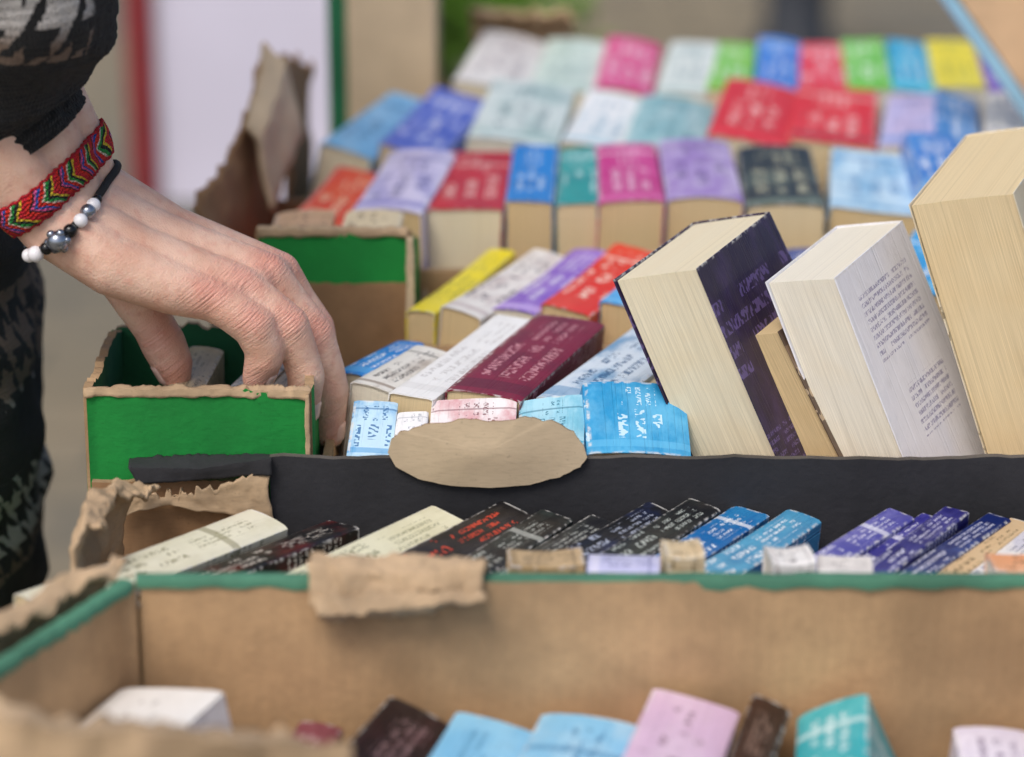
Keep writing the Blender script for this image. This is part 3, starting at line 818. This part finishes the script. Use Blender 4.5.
kn = [(trace(*p), r) for p, r in [((254, 318, -.108), .012), ((290, 318, -.094), .012), ((316, 328, -.066), .012), ((328, 322, -.03), .012),
      ((212, 290, -.108), .014), ((244, 276, -.092), .014), ((268, 264, -.070), .014), ((284, 262, -.04), .014),
      ((264, 376, -.095), .013), ((306, 405, -.08), .014), ((330, 428, -.056), .014), ((174, 370, -.055), .013), ((160, 338, -.058), .013)]]

body_chains = [
 [(Vector((-.46, .06, -.22)), .11), (Vector((-.47, .06, .0)), .10), (Vector((-.46, .06, .25)), .11), (Vector((-.43, .06, .42)), .10)],
 [(Vector((-.46, -.02, .40)), .07), (Vector((-.46, .16, .40)), .07)],
 [(Vector((-.45, -.07, .42)), .055), (trace(20, -150, -.13), .045), (trace(0, 60, -.088), .034)],
 [(Vector((-.47, .20, .42)), .055), (Vector((-.50, .29, .16)), .045), (Vector((-.47, .29, -.08)), .032), (Vector((-.455, .285, -.16)), .030), (Vector((-.445, .28, -.22)), .018)],
 [(Vector((-.42, .06, .45)), .055), (Vector((-.40, .06, .56)), .05)],
 [(Vector((-.37, .06, .63)), .075), (Vector((-.40, .06, .68)), .09)],
 [(Vector((-.35, .06, .59)), .05), (Vector((-.325, .06, .57)), .03)],
 [(Vector((-.295, .06, .65)), .012), (Vector((-.278, .06, .615)), .014)],
 [(Vector((-.38, -.03, .64)), .015), (Vector((-.385, -.034, .62)), .012)],
 [(Vector((-.38, .15, .64)), .015), (Vector((-.385, .154, .62)), .012)],
 [(Vector((-.46, -.02, -.24)), .085), (Vector((-.45, -.02, -.5)), .06), (Vector((-.47, -.02, -.84)), .045), (Vector((-.38, -.02, -.86)), .038)],
 [(Vector((-.46, .14, -.24)), .085), (Vector((-.45, .14, -.5)), .06), (Vector((-.47, .14, -.84)), .045), (Vector((-.38, .14, -.86)), .038)],
]
bmh = remeshed(body_chains, .012, 4)
bm = bmesh.new(); bm.from_mesh(hm)
bm.from_mesh(bmh)
body = bpy.data.meshes.new('body'); bm.to_mesh(body); bm.free()
body.polygons.foreach_set('use_smooth', [True] * len(body.polygons))
ca = body.color_attributes.new('flush', 'FLOAT_COLOR', 'POINT')
for v in body.vertices:
    val = 0
    for kp, kr in kn:
        d2 = (v.co - kp).length
        if d2 < kr * 2.2: val = max(val, math.exp(-(d2 / kr) ** 2))
    ca.data[v.index].color = (val, val, val, 1)

ms, b = newmat('skin')
co = b.coord('Object')
at = b.n.new('ShaderNodeAttribute'); at.attribute_name = 'flush'
fl = b.m('MULTIPLY', at.outputs['Fac'], 1.0)
n1 = b.noise(co, 45, 4); n2 = b.noise(co, 160, 3); vor = b.n.new('ShaderNodeTexVoronoi'); b.l.new(co, vor.inputs['Vector']); vor.inputs['Scale'].default_value = 900
col = b.mix(b.smooth(n1, .3, .7), rgb('#dcae96'), rgb('#ecc6b0'))
col = b.mix(b.m('MULTIPLY', b.smooth(n2, .48, .75), .35), col, rgb('#cc8472'))
col = b.mix(b.m('MULTIPLY', fl, .55), col, rgb('#d8887a'))
b.out(col, b.m('ADD', .36, b.m('MULTIPLY', n2, .2)))
b.put(b.bsdf.inputs['Subsurface Weight'], .18); b.put(b.bsdf.inputs['Subsurface Scale'], .006)
b.put(b.bsdf.inputs['Subsurface Radius'], (1.0, .35, .2))
x, y, z = b.sep(co)
wr = b.noise(b.vec(b.m('MULTIPLY', b.m('ADD', b.m('MULTIPLY', x, .6), b.m('MULTIPLY', z, -.8)), 900), b.m('MULTIPLY', y, 140), b.m('MULTIPLY', z, 40)), 1, 2)
hgt = b.m('ADD', b.m('MULTIPLY', vor.outputs[0], .4), b.m('MULTIPLY', n2, 1.1))
hgt = b.m('ADD', hgt, b.m('MULTIPLY', wr, b.m('ADD', .25, b.m('MULTIPLY', fl, 2.6))))
b.bump(hgt, .6, .0009)
body.materials.append(ms)
ep = thing('person', (-.46, .06, -.9), 'person in black patterned knit sweater reaching down into the books', 'person')
bo = bpy.data.objects.new('body', body); link(bo, ep); bo.location = -Vector(ep.location)

bvh = BVHTree.FromPolygons([v.co.copy() for v in hm.vertices], [tuple(p.vertices) for p in hm.polygons])

mn, b = newmat('fingernail'); b.out(rgb('#ecc4b6'), .22)
def nail(tip, back, out, wd, ln):
    tip = Vector(tip); ax = (tip - Vector(back)).normalized()
    out = (Vector(out) - ax * Vector(out).dot(ax)).normalized(); sd = ax.cross(out).normalized()
    c0 = tip - ax * ln * .25
    hit = bvh.ray_cast(c0 + out * .03, -out)
    if hit[0] is None: return
    V = []; Fc = []; n = 8
    for i in range(n + 1):
        for j in range(n + 1):
            a = (i / n - .5) * 2; c = (j / n - .5) * 2
            p = c0 + ax * (a * ln / 2 * (1 - .15 * c * c)) + sd * (c * wd / 2 * (1 - .12 * a * a))
            h2 = bvh.ray_cast(p + out * .03, -out)
            q = h2[0] if h2[0] is not None else p
            edge = max(abs(a), abs(c))
            V.append(q + out * (.0007 if edge < .95 else -.0003))
    for i in range(n):
        for j in range(n):
            a = i * (n + 1) + j; Fc.append((a, a + 1, a + n + 2, a + n + 1))
    mesh_obj('fingernail', local(V, ep), Fc, [mn], ep, True)
nail(trace(329, 434, -.052), trace(330, 390, -.054), (1, -.35, .3), .011, .013)
nail(trace(304, 412, -.076), trace(306, 376, -.080), (1, -.5, .3), .0105, .0125)
nail(trace(258, 378, -.092), trace(264, 358, -.095), (1, -.6, .2), .0095, .011)
nail(trace(316, 408, -.026), trace(323, 374, -.027), (1, 0, .3), .0105, .0125)
nail(trace(175, 374, -.050), trace(163, 343, -.050), (-1, -.4, .3), .012, .014)

mk, b = newmat('black_jacquard_knit')
u, v, _ = b.sep(b.coord('UV'))
cs = .026
ju = b.m('ADD', u, b.m('MULTIPLY', b.noise(b.vec(b.m('MULTIPLY', u, 420), b.m('MULTIPLY', v, 420)), 1, 1), .006))
fu = b.m('FRACT', b.m('DIVIDE', ju, cs)); fv = b.m('FRACT', b.m('DIVIDE', v, cs))
qa = b.m('LESS_THAN', fu, .5); qb = b.m('LESS_THAN', fv, .5)
st = b.m('LESS_THAN', b.m('FRACT', b.m('DIVIDE', b.m('ADD', ju, v), cs / 2)), .5)
ht = b.m('GREATER_THAN', b.m('ADD', b.m('ADD', qa, qb), st), 1.5)
zone = b.m('GREATER_THAN', b.m('SINE', b.m('ADD', b.m('MULTIPLY', v, 55), 1.2)), -.35)
ht = b.m('MULTIPLY', ht, zone)
at = b.n.new('ShaderNodeAttribute'); at.attribute_name = 'pattern'
ht = b.m('MULTIPLY', ht, at.outputs['Fac'])
zc = b.smooth(b.m('SINE', b.m('MULTIPLY', v, 31)), -.2, .2)
pc = b.mix(zc, rgb('#d4cfca'), rgb('#86705f'))
fz = b.noise(b.vec(b.m('MULTIPLY', u, 1100), b.m('MULTIPLY', v, 1100)), 1, 3)
col = b.mix(b.m('MULTIPLY', ht, b.smooth(fz, .25, .5)), rgb('#0f0f11'), pc)
b.out(col, .95)
b.put(b.bsdf.inputs['Sheen Weight'], .1); b.put(b.bsdf.inputs['Sheen Roughness'], .5)
kb = b.m('ADD', b.m('MULTIPLY', b.m('ABSOLUTE', b.m('SINE', b.m('MULTIPLY', u, 1300))), .8), b.m('ABSOLUTE', b.m('SINE', b.m('ADD', b.m('MULTIPLY', v, 900), b.m('MULTIPLY', b.m('ABSOLUTE', b.m('SINE', b.m('MULTIPLY', u, 1300))), 1.5)))))
b.bump(b.m('ADD', kb, b.m('MULTIPLY', fz, 2.0)), .7, .0025)

def loft(rings, nseg, wr, seed, sub=8):
    R = []
    for k in range(len(rings) - 1):
        for i in range(sub):
            f = i / sub; f2 = f * f * (3 - 2 * f)
            R.append(tuple(Vector(rings[k][q]).lerp(Vector(rings[k + 1][q]), f if q == 0 else f2) for q in range(3)))
    R.append(tuple(Vector(q) for q in rings[-1]))
    V = []; U = []; Fc = []; vv = 0; pc_ = None
    for c, a, d in R:
        if pc_ is not None: vv += (c - pc_).length
        pc_ = c
        per = math.pi * (a.length + d.length)
        for i in range(nseg):
            an = 2 * math.pi * i / nseg
            p = c + a * math.cos(an) + d * math.sin(an)
            dr = (p - c).normalized()
            nn = mnoise.noise(Vector((p.x * 22, p.y * 22, p.z * 34)) + Vector((seed, 0, 0))) * wr + mnoise.noise(p * 300) * .0016
            V.append(p + dr * nn); U.append((i / nseg * per, vv))
    for j in range(len(R) - 1):
        for i in range(nseg):
            Fc.append((j * nseg + i, j * nseg + (i + 1) % nseg, (j + 1) * nseg + (i + 1) % nseg, (j + 1) * nseg + i))
    return V, Fc, U

def frame(c, d, r1, r2=None):
    d = Vector(d).normalized(); r2 = r2 or r1
    a = d.cross(Vector((0, 1, 0))).normalized(); bb = d.cross(a).normalized()
    return (Vector(c), a * r1, bb * r2)

c0 = trace(24, 142, -.082); c1 = trace(2, 90, -.090); c2 = trace(8, 10, -.10); c3 = trace(10, -90, -.12); c4 = Vector((-.44, -.08, .44)); c5 = Vector((-.45, .06, .46))
ax0 = (trace(60, 185, -.080) - trace(20, 130, -.085))
rings = [frame(c0 - ax0.normalized() * .01, ax0, .034, .028), frame(c0, ax0, .0385, .034), frame(c0 - ax0.normalized() * .012, ax0, .042, .038), frame(c1, ax0 + (c1 - c2), .050, .045), frame(c2, c1 - c2, .062, .055), frame(c3, c2 - c4, .074, .065), frame(c4, c3 - c5, .085, .08), frame(c5, c4 - c5, .09, .09)]
V1, F1, U1 = loft(rings, 160, .008, 2, sub=20)
pat = []
for p in V1:
    pat.append(1.0 if (p - trace(-12, 18, -.14)).length < .055 or p.z > .36 else 0.0)
tx = -.455
def tr(z, rx, ry, cx=tx): return (Vector((cx, .07, z)), Vector((rx, 0, 0)), Vector((0, ry, 0)))
trs = [tr(-.21, .115, .16), tr(-.215, .142, .19), tr(-.16, .152, .20), tr(-.02, .160, .20), tr(.10, .158, .19), tr(.28, .15, .20), tr(.42, .13, .2), tr(.50, .07, .08), tr(.535, .06, .07)]
V2, F2, U2 = loft(trs, 200, .010, 9, sub=18)
n1_ = len(V1)
Va = V1 + V2; Fa = F1 + [tuple(i + n1_ for i in f) for f in F2]; Ua = U1 + U2; pat += [1.0] * len(V2)
rg = [frame(Vector((-.455, .12, .42)), (0, -1, .2), .09), frame(Vector((-.475, .24, .36)), (-.3, -.8, .8), .075), frame(Vector((-.50, .29, .16)), (-.1, 0, 1), .062), frame(Vector((-.465, .287, -.11)), (-.1, 0, 1), .045)]
V3, F3, U3 = loft(rg, 80, .007, 5, sub=12)
n2_ = len(Va); Va += V3; Fa += [tuple(i + n2_ for i in f) for f in F3]; Ua += U3; pat += [1.0] * len(V3)
sw = mesh_obj('sweater', local(Va, ep), Fa, [mk], ep, True, uvs=Ua)
ca = sw.data.color_attributes.new('pattern', 'FLOAT_COLOR', 'POINT')
for i, q in enumerate(pat): ca.data[i].color = (q, q, q, 1)
M_jean = simple('dark_trouser_cloth', '#23262e', .9, .2, 40, .5)
Vt = []; Ft = []
for yy in (-.02, .15):
    a_, b_, _ = loft([tr(-.20, .12, .105), tr(-.5, .085, .085), tr(-.84, .075, .075)], 48, .008, yy, sub=8)
    k = len(Vt); Vt += [q + Vector((0, yy - .07, 0)) for q in a_]; Ft += [tuple(i + k for i in f) for f in b_]
mesh_obj('trousers', local(Vt, ep), Ft, [M_jean], ep, True)
M_hair = simple('dark_brown_hair', '#2c1d16', .5, .3, 60, .8)
bmx = bmesh.new(); bmesh.ops.create_icosphere(bmx, subdivisions=4, radius=1)
Vh = [Vector((v.co.x * .105 - .415, v.co.y * .105 + .06, v.co.z * .12 + .69 - (.06 if v.co.x < -.2 else 0))) + mnoise.noise_vector(v.co * 4) * .008 for v in bmx.verts]
Fh = [tuple(v.index for v in f.verts) for f in bmx.faces]; bmx.free()
mesh_obj('hair', local(Vh, ep), Fh, [M_hair], ep, True)
for yy in (-.02, .14):
    bmx = bmesh.new(); bmesh.ops.create_icosphere(bmx, subdivisions=3, radius=1)
    Vh = [Vector((v.co.x * .13 - .41, v.co.y * .045 + yy, max(-.018, v.co.z * (.055 if v.co.x < 0 else .04)) - .875)) for v in bmx.verts]
    Vh = [Vector((q.x, q.y, max(q.z, -.898))) for q in Vh]
    Fh = [tuple(v.index for v in f.verts) for f in bmx.faces]; bmx.free()
    mesh_obj('shoe', local(Vh, ep), Fh, [M_dark], ep, True)

# ------------------------------------------------------------------ bracelets
W0 = trace(30, 158, -.083); W1 = trace(96, 226, -.076)
ax = (W1 - W0).normalized()
e1 = (trace(92, 178, -.055) - trace(48, 232, -.095)); e1 = (e1 - ax * e1.dot(ax)).normalized(); e2 = ax.cross(e1).normalized()
def skin_ring(c, tilt, n, off):
    out = []
    for i in range(n):
        an = 2 * math.pi * i / n
        d = (e1 * math.cos(an) + e2 * math.sin(an)) + ax * (tilt[0] * math.cos(an) + tilt[1] * math.sin(an))
        d.normalize()
        h = bvh.ray_cast(c + d * .12, -d)
        r = (h[0] - c).length if h[0] is not None and (h[0] - c).length < .07 else .035
        out.append([c, d, r])
    for _ in range(3):
        rs = [o[2] for o in out]
        for i in range(n): out[i][2] = max(rs[i], (rs[i - 1] + rs[i] + rs[(i + 1) % n]) / 3)
    return [c_ + d_ * (r_ + off) for c_, d_, r_ in out]
mb_, b = newmat('woven_coloured_thread')
u, v, _ = b.sep(b.coord('UV'))
zz = b.m('ABSOLUTE', b.m('SUBTRACT', v, .5))
k = b.m('FRACT', b.m('ADD', b.m('MULTIPLY', u, 11), b.m('MULTIPLY', zz, .9)))
cr = b.n.new('ShaderNodeValToRGB'); b.l.new(k, cr.inputs[0]); cr.color_ramp.interpolation = 'CONSTANT'
els = [(0, '#d8142c'), (.16, '#f0d030'), (.24, '#1c1a1c'), (.34, '#1f9c40'), (.44, '#e8dcc8'), (.50, '#e82818'), (.64, '#205cb8'), (.72, '#f05c9c'), (.80, '#1c1a1c'), (.86, '#e82818')]
cr.color_ramp.elements[0].color = rgb(els[0][1]); cr.color_ramp.elements[1].position = els[1][0]; cr.color_ramp.elements[1].color = rgb(els[1][1])
for p_, h_ in els[2:]:
    q = cr.color_ramp.elements.new(p_); q.color = rgb(h_)
edge = b.m('GREATER_THAN', zz, .40)
col = b.mix(edge, cr.outputs[0], rgb('#d0162a'))
b.out(col, .85)
b.bump(b.m('ADD', b.m('ABSOLUTE', b.m('SINE', b.m('MULTIPLY', u, 420))), b.m('ABSOLUTE', b.m('SINE', b.m('MULTIPLY', v, 28)))), .9, .002)
n = 120
cA = W0.lerp(W1, .34)
hw = .0092
rows_ = []
for k_, (dx, of) in enumerate([(-hw, .0006), (-hw, .0026), (-hw * .5, .0036), (0, .0040), (hw * .5, .0036), (hw, .0026), (hw, .0006)]):
    rows_.append(skin_ring(cA + ax * dx, (.12, .05), n, of))
V = []; U = []; Fc = []
vv = [0, .04, .25, .5, .75, .96, 1]
for j, r_ in enumerate(rows_):
    for i in range(n + 1):
        q = r_[i % n]
        V.append(q + ax * .0006 * math.sin(i * 1.9)); U.append((i / n, vv[j]))
for j in range(len(rows_) - 1):
    for i in range(n):
        a = j * (n + 1) + i; Fc.append((a, a + 1, a + n + 2, a + n + 1))
o = mesh_obj('woven_bracelet', V, Fc, [mb_], None, True, uvs=U)
o['label'] = 'woven friendship bracelet in red, green and yellow on the wrist'; o['category'] = 'bracelet'
M_cord = simple('black_cord', '#141414', .7, .2, 300, .5)
M_bw = simple('white_glass_bead', '#f2f0f4', .15, .03, 30, 0)
M_bs = simple('silver_bead', '#9aa0ac', .25, .1, 60, 0, Metallic=.9)
M_bk = simple('black_bead', '#101014', .2, .1, 30, 0)
cB = W0.lerp(W1, .70)
rg_ = skin_ring(cB, (.05, .05), 96, .0018)
eb2 = thing('bead_bracelet', cB, 'black cord bracelet with white and silver beads on the wrist', 'bracelet')
V = []; Fc = []; m = 8
for i in range(96):
    d = (rg_[i] - cB).normalized()
    for j in range(m):
        a = 2 * math.pi * j / m
        V.append(rg_[i] + d * math.cos(a) * .0018 + ax * math.sin(a) * .0024)
for i in range(96):
    for j in range(m):
        Fc.append((i * m + j, ((i + 1) % 96) * m + j, ((i + 1) % 96) * m + (j + 1) % m, i * m + (j + 1) % m))
mesh_obj('cord', local(V, eb2), Fc, [M_cord], eb2, True)
camp = Vector((0, -D * C, D * S))
order = sorted(range(96), key=lambda i: -((rg_[i] - cB).normalized().dot((camp - cB).normalized())))
best = order[0]
seq = [(-13, 'k', .003), (-10, 'w', .0040), (-7, 's', .0044), (-4, 'w', .0040), (-1, 'k', .0040), (2, 's', .0062), (5, 'k', .0036), (8, 'w', .0046), (11, 'w', .0040), (14, 'k', .003), (17, 's', .003)]
sgn = 1 if (rg_[(best + 10) % 96] - rg_[best]).dot(e1) < 0 else -1
for kk, ty, r in seq:
    i = (best + sgn * (kk + 6)) % 96
    p = rg_[i] + (rg_[i] - cB).normalized() * (r * .45)
    bmx = bmesh.new(); bmesh.ops.create_icosphere(bmx, subdivisions=3, radius=r)
    if r > .005:
        dn = (rg_[i] - cB).normalized()
        for q in range(6):
            a = q * math.pi / 3
            bmesh.ops.create_icosphere(bmx, subdivisions=2, radius=r * .42, matrix=Matrix.Translation((ax * math.cos(a) + dn.cross(ax) * math.sin(a)) * r * .85))
    me = bpy.data.meshes.new('bead'); bmx.to_mesh(me); bmx.free()
    me.polygons.foreach_set('use_smooth', [True] * len(me.polygons))
    me.materials.append({'w': M_bw, 's': M_bs, 'k': M_bk}[ty])
    ob = bpy.data.objects.new('bead' if r < .005 else 'flower_charm', me); link(ob, eb2); ob.location = p - cB

# ------------------------------------------------------------------ light & camera
w = bpy.data.worlds.new('World'); scene.world = w; w.use_nodes = True
nt = w.node_tree; bg = nt.nodes['Background']
sky = nt.nodes.new('ShaderNodeTexSky'); sky.sky_type = 'NISHITA'; sky.sun_disc = False
sky.sun_elevation = math.radians(55); sky.sun_rotation = math.radians(210)
sky.air_density = 1.0; sky.dust_density = 4.0; sky.ozone_density = .7
nt.links.new(sky.outputs[0], bg.inputs[0]); bg.inputs[1].default_value = .135
sl = bpy.data.lights.new('sun', 'SUN'); sl.energy = 1.5; sl.angle = math.radians(22); sl.color = (1, .98, .95)
so = bpy.data.objects.new('sun', sl); COL.objects.link(so)
az = math.radians(210); el = math.radians(55)
sd = Vector((math.sin(az) * math.cos(el), math.cos(az) * math.cos(el), math.sin(el)))
so.rotation_euler = sd.to_track_quat('Z', 'Y').to_euler()
so.location = sd * 5

cam = bpy.data.cameras.new('camera'); co_ = bpy.data.objects.new('camera', cam); COL.objects.link(co_)
cam.lens = 100; cam.sensor_width = 36; cam.clip_end = 300; cam.clip_start = .05
co_.location = (0, -D * C, D * S); co_.rotation_euler = (math.radians(90 - 18), 0, 0)
cam.dof.use_dof = True; cam.dof.focus_distance = 1.60; cam.dof.aperture_fstop = 3.4
scene.camera = co_
scene.view_settings.view_transform = 'Standard'; scene.view_settings.look = 'None'; scene.view_settings.exposure = 0
